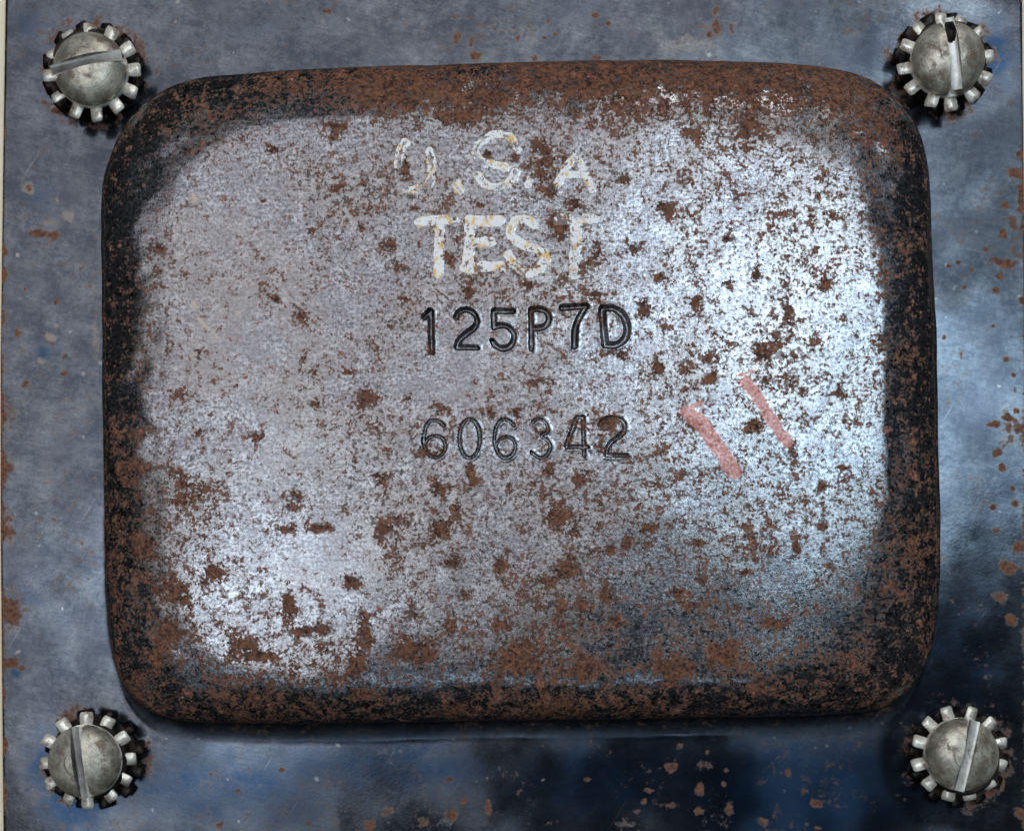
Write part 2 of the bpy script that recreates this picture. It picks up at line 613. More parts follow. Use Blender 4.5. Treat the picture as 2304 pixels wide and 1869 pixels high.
ell = [(630 + 82 * math.cos(a), 1235 + 155 * math.sin(a)) for a in np.linspace(0, 2 * math.pi, 40)]
stamped = [   # character, strokes, half width, depth
    ("1", [Z6([(268, 262), (318, 212)]), Z6([(320, 212), (325, 540)])], 6.9, 11),
    ("2", [curve(Z6([(522, 268), (545, 222), (600, 203), (660, 228), (690, 285), (668, 345), (605, 395), (548, 445), (525, 505)])), Z6([(530, 507), (690, 507)])], 6.0, 11),
    ("5", [Z6([(975, 215), (822, 215), (824, 335)]), curve(Z6([(824, 345), (880, 332), (940, 345), (982, 395), (983, 450), (948, 502), (885, 515), (835, 487), (812, 455)]))], 6.5, 11),
    ("P", [Z6([(1120, 205), (1125, 515)]), curve(Z6([(1122, 203), (1195, 200), (1253, 228), (1266, 280), (1240, 332), (1190, 352), (1128, 352)]))], 6.5, 11),
    ("7", [Z6([(1372, 187), (1562, 175)]), curve(Z6([(1560, 178), (1512, 258), (1478, 350), (1470, 495)]))], 7.3, 12),
    ("D", [Z6([(1690, 192), (1716, 482)]), curve(Z6([(1690, 192), (1775, 192), (1850, 238), (1892, 320), (1890, 402), (1850, 462), (1780, 490), (1718, 484)]))], 7.7, 12),
    ("6", [curve(Z6([(425, 1132), (382, 1098), (328, 1090), (285, 1130), (264, 1210), (266, 1295), (302, 1362), (360, 1386), (412, 1360), (436, 1300), (418, 1240), (360, 1214), (300, 1232), (272, 1275)]))], 4.8, 9),
    ("0", [Z6(ell)], 4.6, 9),
    ("6", [curve(Z6([(985, 1132), (942, 1092), (890, 1085), (850, 1130), (829, 1210), (836, 1292), (872, 1368), (920, 1390), (970, 1366), (997, 1310), (984, 1250), (940, 1224), (880, 1236), (845, 1282)]))], 5.0, 9),
    ("3", [curve(Z6([(1132, 1108), (1165, 1080), (1212, 1085), (1250, 1125), (1254, 1180), (1205, 1215), (1262, 1255), (1276, 1312), (1246, 1370), (1190, 1391), (1125, 1345)]))], 4.6, 9),
    ("4", [Z6([(1490, 1066), (1402, 1303), (1575, 1303)]), Z6([(1492, 1064), (1540, 1064), (1548, 1378)])], 5.2, 10),
    ("2", [curve(Z6([(1672, 1130), (1700, 1088), (1765, 1066), (1842, 1083), (1877, 1140), (1850, 1200), (1770, 1262), (1735, 1318), (1725, 1370)])), Z6([(1728, 1371), (1890, 1371)])], 5.7, 10),
]
painted = [   # character, strokes, half width, coverage
    ("U", [curve(Z5([(345, 248), (312, 290), (295, 400), (302, 500), (350, 562), (440, 570), (505, 525), (522, 430), (512, 310)]))], 10, .68),
    ("full_stop", [Z5([(695, 535), (705, 570)])], 11, .95),
    ("S", [curve(Z5([(1110, 300), (1075, 225), (980, 190), (880, 228), (828, 305), (862, 378), (950, 402), (1035, 420)])), curve(Z5([(1098, 445), (1065, 510), (980, 556), (890, 532), (828, 465)]))], 9.5, .70),
    ("full_stop", [Z5([(1212, 465), (1182, 540)])], 9, .70),
    ("A", [Z5([(1382, 545), (1455, 400), (1520, 325)]), curve(Z5([(1520, 325), (1570, 450), (1622, 570)])), Z5([(1412, 478), (1580, 468)])], 8.5, .70),
    ("T", [Z5([(440, 792), (680, 776)]), Z5([(572, 800), (568, 1150)])], 10.5, .95),
    ("E", [Z5([(792, 782), (770, 1112)]), Z5([(790, 790), (985, 790)]), Z5([(780, 935), (925, 930)]), Z5([(755, 1110), (995, 1100)])], 12, 1.05),
    ("S", [curve(Z5([(1225, 812), (1170, 772), (1105, 785), (1062, 850), (1090, 915), (1165, 952), (1250, 985), (1300, 1025), (1288, 1085), (1230, 1138), (1150, 1138), (1085, 1085), (1052, 1020)]))], 10, .95),
    ("T", [Z5([(1390, 778), (1640, 770)]), Z5([(1512, 785), (1500, 1165)])], 11, 1.0),
]
red_marks = [
    ([Z7([(462, 515), (560, 610), (770, 925)]), Z7([(405, 505), (535, 445)])], 17),
    ([Z7([(850, 300), (960, 450), (1050, 600), (1135, 715)]), Z7([(785, 265), (900, 230)])], 13.5),
]

nv = len(PX)
part_id = np.zeros(nv, int)
groove, paint, redf = np.zeros(nv), np.zeros(nv), np.zeros(nv)
edge_n = fbm(ix, iy, 14, 2, 21) - .5
parts = []


def near(lines, pad):
    a = np.concatenate([np.array(l, float) for l in lines])
    lo, hi = a.min(0) - pad, a.max(0) + pad
    return np.nonzero((ix > lo[0]) & (ix < hi[0]) & (iy > lo[1]) & (iy < hi[1]) & (PZ > 100))[0]


def ch_row(lines):
    return lines[0][0][1] > 850       # the serial number row is struck lightly


for ch, lines, w, depth in stamped:
    s = near(lines, 26)
    w = w * (.74 if ch_row(lines) else .94)
    d = stroke_dist(ix[s], iy[s], lines) + edge_n[s] * 2.2
    prof = np.clip(1 - (np.maximum(d, 0) / w) ** 3, 0, 1)
    g_ = prof ** .8
    light = ch_row(lines)
    uneven = .55 + .9 * fbm(ix[s], iy[s], 50, 2, 91)
    PZ[s] -= g_ * depth * uneven * (.5 if light else .8)
    PZ[s] += .7 * np.exp(-((d - w - 3) / 3.0) ** 2)
    groove[s] = np.maximum(groove[s], np.clip(1.25 - d / w, 0, .50 if light else 1))
    parts.append(("stamped_character", "dark stamped character %s pressed into the steel" % ch))
    part_id[s[d < w + 7]] = len(parts)
OUTLINE = dict(U=.55, S=.45, A=.2, T=.1, E=.05, full_stop=.2)
for ch, lines, w, cov in painted:
    s = near(lines, 26)
    d = stroke_dist(ix[s], iy[s], lines) + edge_n[s] * 7
    f = sstep(w + 2.5, w - 2.5, d)
    o_ = OUTLINE[ch]
    wear = 1 - .55 * sstep(.48, .75, fbm(ix[s], iy[s], 45, 2, 77))
    paint[s] = np.maximum(paint[s], f * cov * wear * (1 - o_ * np.exp(-(np.maximum(d, 0) / (w * .5)) ** 2)))
    PZ[s] += f * .8 - .8 * np.exp(-((d - w * .2) / 3) ** 2) * (1 - cov)
    parts.append(("painted_letter", "worn white painted %s with rusty gaps" % ("full stop" if ch == "full_stop" else "letter " + ch)))
    part_id[s[d < w + 5]] = len(parts)
for k, (lines, w) in enumerate(red_marks):
    s = near(lines, 32)
    d = stroke_dist(ix[s], iy[s], lines[:1])
    d = np.minimum(d, stroke_dist(ix[s], iy[s], lines[1:]) + w * .75) + edge_n[s] * 8
    redf[s] = np.maximum(redf[s], sstep(w + 4, w - 4, d))
    parts.append(("red_mark", ["wide faded red crayon stroke", "narrow faded red crayon stroke"][k]))
    part_id[s[d < w + 5]] = len(parts)

rust_spots = [
    (614, 677, 22, 16), (681, 707, 24, 20), (600, 712, 10, 10), (872, 557, 28, 18), (896, 602, 18, 16), (681, 808, 12, 22), (702, 838, 20, 16), (780, 836, 18, 10), (821, 890, 32, 30), (709, 913, 24, 12),
    (537, 875, 8, 7), (578, 984, 22, 16), (702, 512, 14, 8), (810, 512, 10, 9), (589, 449, 8, 8), (922, 894, 14, 16), (990, 913, 18, 18), (949, 1018, 34, 22), (346, 557, 24, 16), (387, 793, 26, 20, .7),
    (443, 804, 8, 18), (410, 890, 28, 20), (440, 969, 14, 12), (282, 961, 60, 60), (874, 737, 12, 8), (406, 1064, 22, 16), (413, 1094, 18, 14), (440, 1120, 50, 30, .6), (664, 1116, 28, 24), (634, 1187, 34, 16),
    (720, 1187, 36, 14), (859, 1195, 16, 36), (795, 1041, 8, 14), (855, 1075, 22, 14), (477, 1288, 34, 24), (402, 1326, 26, 30), (361, 1322, 20, 18), (653, 1359, 20, 38), (702, 1415, 45, 18), (791, 1307, 32, 20),
    (922, 1374, 14, 22), (818, 1419, 22, 45), (556, 1449, 45, 22), (574, 1472, 50, 14), (380, 1423, 55, 34), (911, 1468, 55, 30), (836, 1565, 38, 20), (799, 1498, 18, 30), (492, 1569, 20, 14), (294, 1056, 40, 50),
    (312, 1232, 30, 30), (361, 1475, 30, 20, .8), (1065, 1082, 14, 32), (994, 1101, 22, 22), (1147, 1097, 8, 14), (1233, 1056, 16, 20), (1300, 1086, 14, 26), (1027, 1146, 18, 20), (990, 1187, 26, 20),
    (1259, 1168, 34, 36), (1293, 1187, 12, 26), (1368, 1236, 20, 16), (1413, 1221, 16, 12), (1458, 1191, 26, 14), (1147, 1240, 18, 10), (1125, 1273, 20, 24), (1020, 1266, 26, 22), (1270, 1288, 30, 28),
    (1229, 1307, 36, 14), (1360, 1329, 16, 26), (1214, 1367, 16, 14), (1259, 1363, 14, 14), (1312, 1356, 14, 16), (1038, 1337, 14, 20), (1012, 1404, 20, 26), (1125, 1404, 22, 26), (1383, 1400, 30, 22),
    (1521, 1337, 22, 22), (1559, 1359, 22, 20), (1574, 1221, 26, 14), (1577, 1303, 14, 12), (1675, 1288, 20, 10), (937, 1457, 48, 30), (1162, 1487, 90, 30, .8), (1312, 1498, 45, 30), (1517, 1505, 50, 34),
    (1630, 1479, 44, 38), (1256, 1591, 90, 20, .9), (1012, 1595, 60, 16), (1480, 1472, 22, 22), (900, 195, 250, 88, .82), (1035, 262, 80, 28, 1.0), (751, 287, 42, 22), (609, 332, 16, 12), (538, 358, 9, 6), (755, 425, 10, 8),
    (587, 448, 8, 6), (1077, 463, 12, 10), (935, 470, 12, 12), (699, 515, 12, 8), (915, 381, 14, 42), (1203, 325, 20, 14), (1095, 351, 14, 16), (1153, 351, 14, 18), (1225, 377, 50, 40, .85), (1235, 423, 28, 30),
    (1291, 453, 24, 18), (1258, 512, 26, 38), (1399, 404, 18, 16), (1340, 554, 20, 20), (1428, 557, 30, 22), (1330, 593, 18, 16), (875, 554, 20, 20), (1013, 584, 18, 22), (1055, 659, 16, 24), (1189, 643, 16, 14),
    (1350, 665, 18, 14), (1448, 698, 16, 30), (905, 672, 14, 10), (1373, 796, 44, 14), (970, 792, 20, 14), (992, 915, 18, 20), (1065, 864, 10, 8), (1099, 932, 14, 18), (1163, 926, 14, 16), (1225, 859, 26, 10),
    (1220, 970, 18, 8), (964, 1019, 36, 16), (1374, 954, 28, 24), (1351, 999, 12, 22), (1062, 1061, 14, 40), (1680, 285, 34, 46), (1655, 440, 18, 30), (1560, 300, 26, 16), (1380, 250, 120, 40, .6),
    (1620, 182, 270, 84, .72), (1300, 178, 270, 82, .70), (640, 195, 110, 40, .75), (1880, 205, 130, 80, .7), (1085, 215, 80, 50, 1.0), (1960, 285, 60, 60, .9), (480, 250, 80, 44, .45), (1940, 250, 60, 60, .7), (2010, 340, 40, 60, .7), (1960, 420, 50, 70, .55), (2040, 560, 40, 70, .65),
    (1985, 620, 26, 70, .75), (2050, 800, 40, 60, .6), (1990, 770, 24, 40, .7), (2070, 1030, 40, 70, .8), (2030, 1060, 40, 40, .5), (2050, 1220, 40, 60, .55), (2020, 1330, 60, 60, .5), (1930, 1480, 60, 60, .4),
    (1800, 1560, 80, 30, .4), (1700, 1545, 30, 30, .5), (1741, 1400, 34, 24, .9), (1660, 1372, 26, 14), (1560, 1350, 40, 30, .7), (270, 640, 24, 50, .3), (262, 1330, 20, 60, .7), (330, 1540, 40, 40, .55),
    (258, 500, 18, 60, .45), (290, 840, 30, 60, .35), (560, 1600, 60, 16, .6), (700, 1590, 70, 18, .5), (1470, 1590, 80, 16, .6),
    (1850, 1090, 14, 18), (1788, 1230, 12, 24), (1730, 1245, 16, 14), (1900, 1055, 18, 8), (1785, 1020, 14, 26), (1850, 1180, 14, 10), (1570, 680, 14, 20), (1640, 640, 12, 14), (1700, 620, 18, 12), (1480, 620, 20, 16),
    (1500, 470, 20, 26), (1640, 520, 16, 24), (1780, 700, 16, 14), (1860, 640, 12, 18), (1480, 830, 16, 22), (1600, 850, 14, 14), (1890, 880, 14, 22), (1710, 790, 16, 22), (1560, 960, 20, 16), (1690, 960, 22, 18),
]
rust = blobs(ix, iy, rust_spots, 8, 1)
rust *= 1 - .48 * (1 - sstep(118, 150, PZ)) * sstep(260, 420, iy)
# broad drifts: brown upper shoulder, rustier lower face, cleaner left half
drift = .30 * sstep(1380, 1540, iy) * sstep(2050, 1500, ix) + .34 * sstep(300, 170, iy) * sstep(350, 900, ix) + .10 * sstep(900, 1500, ix)
drift += .12 * sstep(600, 380, ix) * sstep(900, 1200, iy) + .10 * sstep(950, 1250, iy)
shoulder = 1 - sstep(118, 150, PZ)
drift += .30 * sstep(90, 60, PZ)
drift += shoulder * (.02 + .20 * sstep(850, 1000, iy) * sstep(700, 300, ix) + .05 * sstep(1500, 1900, ix))
rust = np.clip(rust + drift * (0.5 + fbm(ix, iy, 90, 3, 14)), 0, 1.3)
cream = blobs(ix, iy, [(437, 688, 14, 18, .8), (440, 445, 14, 16, .9), (534, 704, 10, 10, .8), (432, 797, 8, 12, .7), (355, 1075, 12, 16, .6), (860, 1100, 8, 8, .5)], 5, 6)
sc = stroke_dist(ix, iy, [[(445, 715), (470, 742), (496, 768)]])
cream = np.maximum(cream, .85 * sstep(6, 1, sc))
for a, b in (((527, 1286), (556, 1302)), ((392, 1556), (414, 1570)), ((675, 1370), (695, 1382)), ((648, 604), (668, 590))):
    cream = np.maximum(cream, .9 * sstep(2.6, .8, stroke_dist(ix, iy, [[a, b]])))
clean = blobs(ix, iy, [(740, 1250, 130, 80, 1), (560, 760, 200, 170, .8), (640, 1000, 130, 120, .5), (1080, 770, 150, 60, .5), (520, 520, 160, 140, .6), (1000, 860, 120, 60, .4)], 30, 9)

# ---- faces
idx = np.arange(NA)
nxt = (idx + 1) % NA
quads = np.concatenate([np.stack([r * NA + idx, r * NA + nxt, (r + 1) * NA + nxt, (r + 1) * NA + idx], 1) for r in range(R - 1)])
tris = np.stack([(R - 1) * NA + idx, (R - 1) * NA + nxt, np.full(NA, nv - 1)], 1)
V = to_world(PX, PY, PZ)
N = vertex_normals(V, quads, tris)
if N[nv - 1, 2] < 0:
    quads, tris, N = quads[:, ::-1].copy(), tris[:, ::-1].copy(), -N
A = dict(rust=rust, paint=paint, red=redf, groove=groove, cream=cream, clean=clean)
fq, ft = part_id[quads].max(1), part_id[tris].max(1)


def piece(name, k, parent):
    q, t = quads[fq == k], tris[ft == k]
    used = np.unique(np.concatenate([q.ravel(), t.ravel()]))
    remap = np.zeros(nv, int)
    remap[used] = np.arange(len(used))
    me = mesh_arrays(name, V[used], remap[q], remap[t], {a: v[used] for a, v in A.items()}, N[used])
    return link(name, me, M_bell, parent)


bell = piece("raised_panel", 0, root)
bell["label"] = "raised rectangular steel panel with rounded shoulders and brown rust"
for k, (nm, lab) in enumerate(parts):
    o = piece(nm, k + 1, bell)
    o["label"] = lab

# ------------------------------------------------------------------ flange: fillet foot, flat rim, outer edge
rim_pts = [(14, -52), (9, 300), (3, 800), (3, 1200), (7, 1700), (9, 1912), (600, 1916), (1500, 1914), (2314, 1910), (2312, 1300), (2306, 700), (2300, 200), (2299, -56), (1500, -58), (600, -55)]
loop = []
for a, b in zip(rim_pts, rim_pts[1:] + rim_pts[:1]):
    loop.append(np.linspace(a, b, 200, endpoint=False))
loop = smooth_closed(resample(np.concatenate(loop), 4000), 5)
ang_o = np.unwrap(np.arctan2(OUT[:, 1] - cy, OUT[:, 0] - cx))
ang_l = np.arctan2(loop[:, 1] - cy, loop[:, 0] - cx)
order = np.argsort(ang_l)
al = ang_l[order]
aw = (ang_o + math.pi) % (2 * math.pi) - math.pi
RIM = np.stack([np.interp(aw, al, loop[order, k], period=2 * math.pi) for k in (0, 1)], 1)
# foot radius: tight along the top, wider round the lower left corner
ow = OUT
fw = 13 + 30 * sstep(.35, .95, nrm[:, 1]) + 9 * sstep(900, 1400, ow[:, 1])
fw = smooth_closed((fw + (fbm(ow[:, 0], ow[:, 1], 180, 2, 33) - .5) * 8 + (fbm(ow[:, 0], ow[:, 1], 30, 2, 35) - .5) * 9)[:, None], 6)[:, 0]
fl = [(OUT - nrm * 16, np.full(NA, 38.0)), (OUT - nrm * 6, np.full(NA, 37.0))]
for a in np.linspace(0, math.pi / 2, 14):
    fl.append((OUT - nrm * 2 + nrm * ((1 - math.cos(a)) * fw + 3)[:, None], 34 * (1 - math.sin(a)) + 0 * fw))
foot = fl[-1][0]
for t in np.linspace(0, 1, 58)[1:]:
    P = foot + (RIM - foot) * t
    fl.append((P, np.full(NA, 0.0)))
for dz, do in ((-1, 1.6), (-4, 3.2), (-9, 4), (-26, 4), (-30, 3), (-32, 0)):
    P = RIM + (RIM - [CX, CY]) / np.linalg.norm(RIM - [CX, CY], axis=1, keepdims=True) * do
    fl.append((P, np.full(NA, float(dz))))
FX = np.concatenate([r[0][:, 0] for r in fl])
FY = np.concatenate([r[0][:, 1] for r in fl])
FZ = np.concatenate([r[1] for r in fl])
flat = sstep(6, 0, FZ) * sstep(-2, 0, FZ)
FZ = FZ + flat * ((fbm(FX, FY, 300, 3, 41) - .5) * 5 + (fbm(FX, FY, 90, 2, 44) - .5) * 1.0)
# shallow dish pressed around each bolt
SCREWS = [  # head x, y, lower washer x, y, slot degrees, tooth turn degrees
    (198.5, 150.0, 208, 162, 14, 4, "bright screw at the upper left corner with its slot nearly level"),
    (2138.0, 127.0, 2121, 143, 97, 9, "grey screw at the upper right corner with a half dark slot"),
    (186.0, 1713.0, 212, 1707, 98, 2, "dull screw at the lower left corner beside a blue stain"),
    (2169.0, 1698.0, 2156, 1702, 77, 14, "mottled screw in the dark lower right corner"),
]
for hx, hy, wx, wy, *_ in SCREWS:
    rr = np.hypot(FX - wx, FY - wy)
    FZ -= flat * 3.0 * sstep(190, 90, rr)
flange_rust = [
    (739, 26, 10, 8), (1027, 85, 12, 16), (1070, 124, 18, 12), (1060, 100, 6, 10), (1021, 36, 12, 6, .7), (1083, 59, 6, 8, .8), (1112, 65, 5, 7, .8), (1224, 85, 8, 6, .8), (1250, 80, 6, 6, .8), (1230, 47, 7, 7, .8),
    (1338, 36, 12, 8, .9), (1369, 54, 5, 6), (1200, 131, 8, 8), (1338, 131, 14, 6), (1168, 87, 5, 8, .7), (1612, 23, 9, 14, .9), (1612, 56, 12, 26, .9), (1584, 61, 20, 9, .7), (1645, 65, 5, 18, .8), (1600, 78, 26, 8, .7),
    (85, 524, 26, 10), (121, 529, 10, 10), (9, 617, 12, 14), (9, 565, 9, 14, .8), (55, 652, 6, 7, .8), (126, 680, 14, 9), (117, 772, 9, 6), (41, 749, 8, 6, .9), (147, 804, 10, 10, .6), (143, 839, 14, 10, .7),
    (55, 869, 10, 18, .7), (203, 839, 7, 7, .7), (25, 1380, 24, 50, .65), (23, 1491, 20, 10), (49, 1504, 8, 5), (8, 1570, 5, 22), (9, 1680, 8, 20), (14, 1050, 26, 40, .7), (20, 1180, 20, 60, .5), (10, 1790, 7, 30, .8),
    (65, 422, 12, 14, .6), (10, 300, 6, 30, .6), (20, 930, 26, 50, .5), (305, 85, 12, 10, .7), (310, 120, 16, 20, .65),
    (2290, 393, 22, 12), (2294, 348, 10, 12), (2300, 431, 10, 30), (2259, 459, 10, 10, .9), (2297, 462, 10, 20), (2256, 525, 14, 14, .9), (2280, 505, 25, 34, .6), (2218, 559, 8, 6, .8), (2263, 594, 26, 8), (2239, 583, 16, 6),
    (2280, 560, 22, 40, .5), (2156, 590, 10, 7), (2135, 597, 8, 5), (2187, 607, 8, 8, .9), (2173, 621, 10, 8, .8), (2171, 649, 7, 5), (2246, 625, 8, 6), (2242, 652, 10, 9), (2294, 680, 9, 8), (2123, 756, 8, 7), (2233, 735, 6, 5),
    (2263, 811, 10, 8, .9), (2282, 841, 8, 6), (2163, 798, 6, 10, .7), (2284, 877, 6, 8), (2289, 922, 12, 10), (2236, 953, 18, 8), (2270, 941, 16, 8), (2244, 1016, 12, 10), (2255, 1050, 12, 14), (2276, 1099, 8, 8), (2285, 1133, 14, 14),
    (2233, 1140, 7, 6), (2244, 1193, 12, 8), (2289, 1230, 14, 16), (2270, 1279, 28, 18), (2251, 1343, 20, 16), (2274, 1396, 20, 15), (2280, 960, 26, 60, .4),
    (1012, 1835, 14, 14), (1100, 1816, 9, 16), (1323, 1752, 8, 8), (1530, 1679, 10, 8), (1509, 1725, 14, 12), (1591, 1691, 6, 6), (1634, 1734, 8, 8), (1585, 1722, 26, 16, .55), (1573, 1777, 14, 18), (1628, 1765, 8, 8),
    (1640, 1819, 10, 20), (1573, 1825, 12, 10), (1445, 1801, 9, 10, .9), (1457, 1777, 8, 5), (1512, 1813, 26, 8, .6), (1396, 1850, 30, 12, .55), (1609, 1844, 60, 30, .4), (1774, 1737, 8, 12), (1835, 1807, 14, 10), (1810, 1783, 10, 10, .6),
    (1719, 1847, 12, 10, .6), (1841, 1862, 10, 6), (1012, 1755, 10, 8), (1043, 1804, 6, 6), (2291, 1825, 10, 18), (870, 1825, 16, 12, .8), (832, 1858, 12, 14, .8), (953, 1848, 14, 12, .6), (636, 1730, 8, 6), (675, 1766, 4, 4),
    (695, 1851, 10, 6, .7), (535, 1777, 8, 7), (494, 1857, 8, 10, .7),
]
pale_spots = [(65, 422, 18, 20), (124, 452, 8, 10), (154, 488, 22, 16), (110, 500, 26, 12, .6), (117, 757, 14, 12), (94, 809, 16, 12, .8), (132, 730, 8, 7), (30, 1400, 40, 90, .5), (40, 900, 50, 120, .45), (215, 760, 14, 90, .6),
              (1094, 1752, 5, 5), (1221, 1756, 5, 5), (1150, 70, 150, 60, .5), (1550, 100, 120, 40, .6), (1005, 1850, 40, 20, .6), (1600, 1800, 120, 70, .35), (160, 960, 40, 30, .4), (395, 50, 6, 6), (2255, 560, 60, 70, .35),
              (1410, 1855, 30, 14, .7), (1719, 1847, 16, 12, .7), (270, 1520, 20, 40, .3), (880, 1690, 70, 18, .5)]
blue_spots = [(175, 1800, 110, 90, 1.1), (110, 1730, 60, 110, .9), (330, 1780, 50, 50, .7), (2235, 120, 60, 90, 1.0), (2180, 200, 60, 50, .5), (80, 440, 80, 60, .45), (100, 790, 40, 34, .8), (28, 1505, 16, 14, .9), (70, 50, 90, 60, .5),
              (1350, 1760, 300, 140, .95), (1800, 1790, 360, 170, 1.15), (2150, 1500, 220, 240, .7), (500, 1770, 420, 120, .75), (900, 1720, 420, 90, .8), (60, 1340, 60, 40, .6), (700, 1800, 300, 100, .3), (560, 70, 160, 50, .35), (120, 840, 24, 24, .5)]
fr_ = blobs(FX, FY, flange_rust, 6, 2)
edge_d = np.minimum(FX - 4, 2306 - FX)
fr_ = np.clip(fr_ + .5 * sstep(14, 0, edge_d) + .25 * (fbm(FX, FY, 60, 3, 50) > .62), 0, 1.2)
pale = blobs(FX, FY, pale_spots, 10, 3)
blue = blobs(FX, FY, blue_spots, 24, 4)
fr_ = np.maximum(fr_, np.clip(sstep(.6, 6, FZ) * (.05 + .8 * (fbm(FX, FY, 50, 3, 64) - .25)), 0, .6))
bright = sstep(-.5, 1.5, FZ)
for hx, hy, wx, wy, *_ in SCREWS:
    rr = np.hypot(FX - wx, FY - wy)
    fr_ = np.maximum(fr_, .58 * sstep(150, 118, rr) * (fbm(FX, FY, 40, 2, 60) > .5))
RF = len(fl)
fq_ = np.concatenate([np.stack([r * NA + idx, r * NA + nxt, (r + 1) * NA + nxt, (r + 1) * NA + idx], 1) for r in range(RF - 1)])
FV = to_world(FX, FY, FZ)
FNm = vertex_normals(FV, fq_, np.zeros((0, 3), int))
if FNm[NA * 30, 2] < 0:
    fq_ = fq_[:, ::-1].copy()
flange = link("flange", mesh_arrays("flange", FV, fq_, None, dict(rust=fr_, pale=pale, blue=blue, bright=bright)), M_flange, root)
flange["label"] = "flat blue grey steel flange with small rust spots round its edge"


# ------------------------------------------------------------------ screws
def tooth_mesh(r0, r1, w0, w1, th_, twist):
    """one twisted washer tooth pointing along +x, in drawing units"""
    bm = bmesh.new()
    secs = []
    n = 5
    for i in range(n):
        f = i / (n - 1)
        r = r0 + (r1 - r0) * f
        w = w0 + (w1 - w0) * f
        a = twist * sstep(0, .6, np.array(f))
        if i == n - 1:
            w *= .86
        pts = [(-w / 2, -th_ / 2), (w / 2, -th_ / 2), (w / 2, th_ / 2), (-w / 2, th_ / 2)]
        secs.append([bm.verts.new((r * U, (y * math.cos(a) - z * math.sin(a)) * U, (y * math.sin(a) + z * math.cos(a)) * U)) for y, z in pts])
    for s0, s1 in zip(secs[:-1], secs[1:]):
        for k in range(4):
            bm.faces.new((s0[k], s1[k], s1[(k + 1) % 4], s0[(k + 1) % 4]))
    bm.faces.new(secs[0])
    bm.faces.new(secs[-1][::-1])
    bmesh.ops.recalc_face_normals(bm, faces=bm.faces)
    bmesh.ops.bevel(bm, geom=[e for e in bm.edges if e.calc_face_angle(0) > .9], offset=1.6 * U, segments=2, affect='EDGES')
    me = bpy.data.meshes.new("tooth")
    bm.to_mesh(me)
    bm.free()
    for p in me.polygons:
        p.use_smooth = True
    return me


def lathe_bm(profile, n=72):
    bm = bmesh.new()
    rings_ = []
    for r, z in profile:
        if r < 1e-6:
            rings_.append([bm.verts.new((0, 0, z * U))])
        else:
            rings_.append([bm.verts.new((r * U * math.cos(2 * math.pi * k / n), r * U * math.sin(2 * math.pi * k / n), z * U)) for k in range(n)])
    for a, b in zip(rings_[:-1], rings_[1:]):
        for k in range(n):
            if len(a) == 1:
                bm.faces.new((a[0], b[k], b[(k + 1) % n]))
            elif len(b) == 1:
                bm.faces.new((a[k], a[(k + 1) % n], b[0]))
            else:
                bm.faces.new((a[k], a[(k + 1) % n], b[(k + 1) % n], b[k]))
    bmesh.ops.recalc_face_normals(bm, faces=bm.faces)
    return bm


def to_mesh(bm, name):
    me = bpy.data.meshes.new(name)
    bm.to_mesh(me)
    bm.free()
    for p in me.polygons:
        p.use_smooth = True
    me.set_sharp_from_angle(angle=math.radians(38))
    return me


HEAD_R, HEAD_H = 80.0, 50.0


def head_profile():
    pr = [(0.0, 0.0), (HEAD_R * .9, 0), (HEAD_R - 1.5, 1.5), (HEAD_R, 5)]
    for a in np.linspace(0, math.pi / 2, 16)[1:]:
        pr.append((HEAD_R * math.cos(a) if a < 1.57 else 0.0, 5 + (HEAD_H - 5) * math.sin(a)))
    return pr


def head_meshes(slot_w, floor_z):
    """domed head with a sawn slot along x, and the floor of the slot"""
    bm = lathe_bm(head_profile(), 96)
    full = bm.copy()
    halves = []
    for s in (1, -1):
        b = full.copy()
        r = bmesh.ops.bisect_plane(b, geom=b.verts[:] + b.edges[:] + b.faces[:], plane_co=(0, s * slot_w / 2 * U, 0), plane_no=(0, -s, 0), clear_outer=True)
        cut = [e for e in r['geom_cut'] if isinstance(e, bmesh.types.BMEdge)]
        f = bmesh.ops.holes_fill(b, edges=cut)
        bmesh.ops.bevel(b, geom=cut, offset=1.8 * U, segments=2, affect='EDGES', clamp_overlap=True)
        halves.append(b)
    out = bmesh.new()
    for b in halves:
        tmp = bpy.data.meshes.new("tmp")
        b.to_mesh(tmp)
        out.from_mesh(tmp)
        bpy.data.meshes.remove(tmp)
        b.free()
    full.free()
    bm.free()
    me = to_mesh(out, "screw_head")
    # slot floor: slightly dished strip between the two halves
    fb = bmesh.new()
    L = math.sqrt(HEAD_R ** 2 - (slot_w / 2) ** 2) - 1.0
    n = 16
    rows = []
    for i in range(n + 1):
        x = -L + 2 * L * i / n
        drop = -3.0 * (abs(x) / L) ** 3
        rows.append([fb.verts.new((x * U, y * slot_w * .5 * U, (floor_z + drop + (2.5 if abs(y) == 1 else 0)) * U)) for y in (-1, -.6, 0, .6, 1)])
    for a, b in zip(rows[:-1], rows[1:]):
        for k in range(4):
            fb.faces.new((a[k], b[k], b[k + 1], a[k + 1]))
    bmesh.ops.solidify(fb, geom=fb.faces[:], thickness=4 * U)
    bmesh.ops.recalc_face_normals(fb, faces=fb.faces)
    return me, to_mesh(fb, "slot_floor")


def washer_ring(name, r0, r1, th_):
    return to_mesh(lathe_bm([(r0, -th_ / 2), (r1, -th_ / 2), (r1, th_ / 2), (r0, th_ / 2), (r0, -th_ / 2)], 72), name)


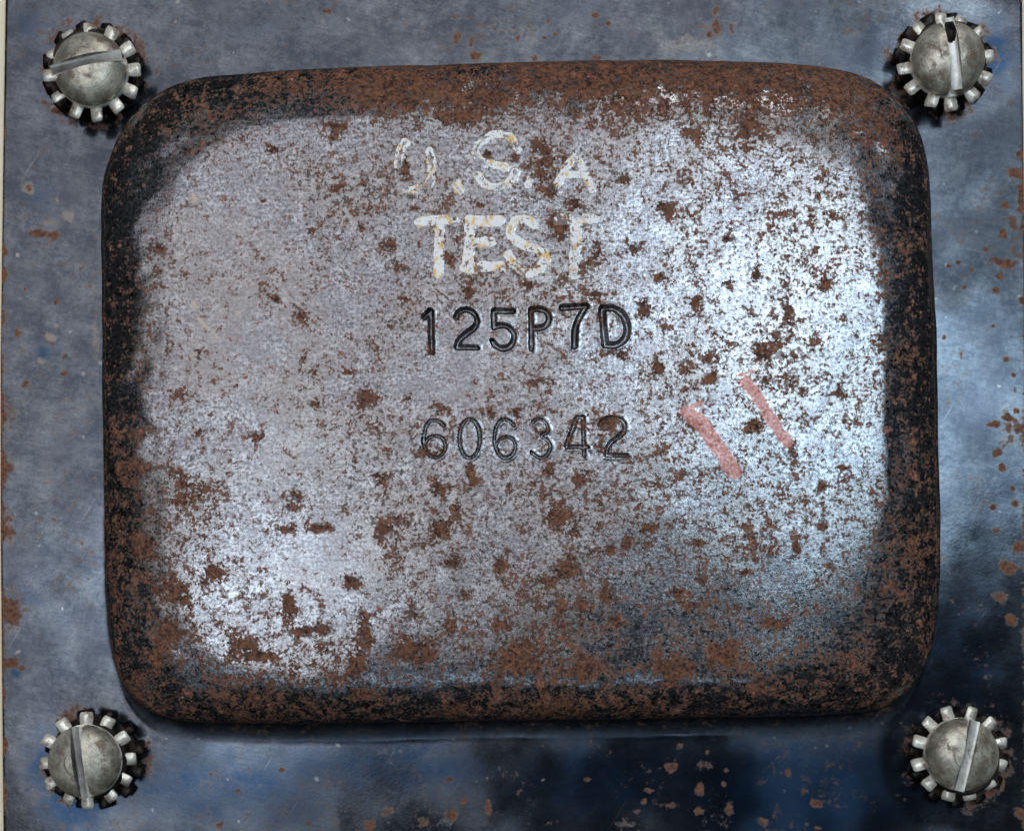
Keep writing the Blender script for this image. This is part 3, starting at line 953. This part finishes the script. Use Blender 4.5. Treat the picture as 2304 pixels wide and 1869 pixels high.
me_head, me_slot = head_meshes(24, 36)
me_ring_up = washer_ring("lock_washer", 40, 80, 9)
me_ring_low = washer_ring("under_washer", 40, 98, 10)
me_collar = to_mesh(lathe_bm([(0, 0), (82, 0), (86, 4), (86, 38), (80, 44), (0, 44)], 48), "collar")
me_tooth_up = tooth_mesh(72, 107, 25, 30, 6.5, math.radians(20))
me_tooth_low = tooth_mesh(84, 113, 30, 34, 9, math.radians(-30))
for me, mt in ((me_head, M_head), (me_slot, M_slot), (me_ring_up, M_tooth), (me_ring_low, M_dark), (me_collar, M_dark), (me_tooth_up, M_tooth), (me_tooth_low, M_dark)):
    me.materials.append(mt)

rnd = random.Random(8)
ZL, ZU = 12.0, 56.0
for hx, hy, wx, wy, slot, turn, lab in SCREWS:
    ux, uy = lift(hx, hy, ZU + 25)
    e = bpy.data.objects.new("slotted_screw", None)
    col.objects.link(e)
    e.parent = root
    e.empty_display_size = .004
    bxp, byp = wx, wy
    lx, ly = lift(wx, wy, ZL)
    base = to_world(np.array(lx), np.array(ly), np.array(0.0))
    e.location = Vector(base)
    e["label"] = lab
    dx, dy = (ux - lx) * U, -(uy - ly) * U

    def sub(name, me, off, z, rz, tilt=(0, 0)):
        o = bpy.data.objects.new(name, me)
        col.objects.link(o)
        o.parent = e
        o.location = (off[0], off[1], z * U)
        o.rotation_euler = (tilt[0], tilt[1], rz)
        return o

    tl = (rnd.uniform(-.03, .03), rnd.uniform(-.03, .03))
    sub("screw_head", me_head, (dx, dy), ZU + 6, math.radians(slot), tl)
    sub("slot_floor", me_slot, (dx, dy), ZU + 6, math.radians(slot), tl)
    sub("lock_washer", me_ring_up, (dx, dy), ZU, 0)
    sub("under_washer", me_ring_low, (0, 0), ZL, 0)
    sub("collar", me_collar, (dx * .4, dy * .4), ZL + 2, 0)
    for k in range(12):
        a = math.radians(turn + 30 * k + rnd.uniform(-2, 2))
        sub("tooth", me_tooth_up, (dx, dy), ZU + rnd.uniform(-2, 1), a, (rnd.uniform(-.22, .16), rnd.uniform(-.02, .10)))
        sub("tooth", me_tooth_low, (0, 0), ZL - 1, a + math.radians(12 + rnd.uniform(-2, 2)), (0, 0))

# dark lumpy strip laid in the upper part of the slot of the screw at the upper right
gb = bmesh.new()
rows = []
for i in range(9):
    x = 22 + 46 * i / 8
    rows.append([gb.verts.new((x * U, y * 11.2 * U, (43 - 9 * (abs(x - 44) / 26) ** 2 + rnd.uniform(-2, 2) - 3 * abs(y)) * U)) for y in (-1, -.5, 0, .5, 1)])
for a, b in zip(rows[:-1], rows[1:]):
    for k in range(4):
        gb.faces.new((a[k], b[k], b[k + 1], a[k + 1]))
bmesh.ops.solidify(gb, geom=gb.faces[:], thickness=5 * U)
bmesh.ops.recalc_face_normals(gb, faces=gb.faces)
strip_me = to_mesh(gb, "slot_strip")
strip_me.materials.append(M_dark)
for e in [o for o in root.children if o.name.startswith("slotted_screw") and "upper right" in o["label"]]:
    fl_ = [c for c in e.children if c.name.startswith("slot_floor")][0]
    gr = bpy.data.objects.new("slot_strip", strip_me)
    col.objects.link(gr)
    gr.parent = e
    gr.location, gr.rotation_euler = fl_.location, fl_.rotation_euler
    gr["label"] = "black strip laid in the upper half of the slot"

print("verts", nv, len(FX))
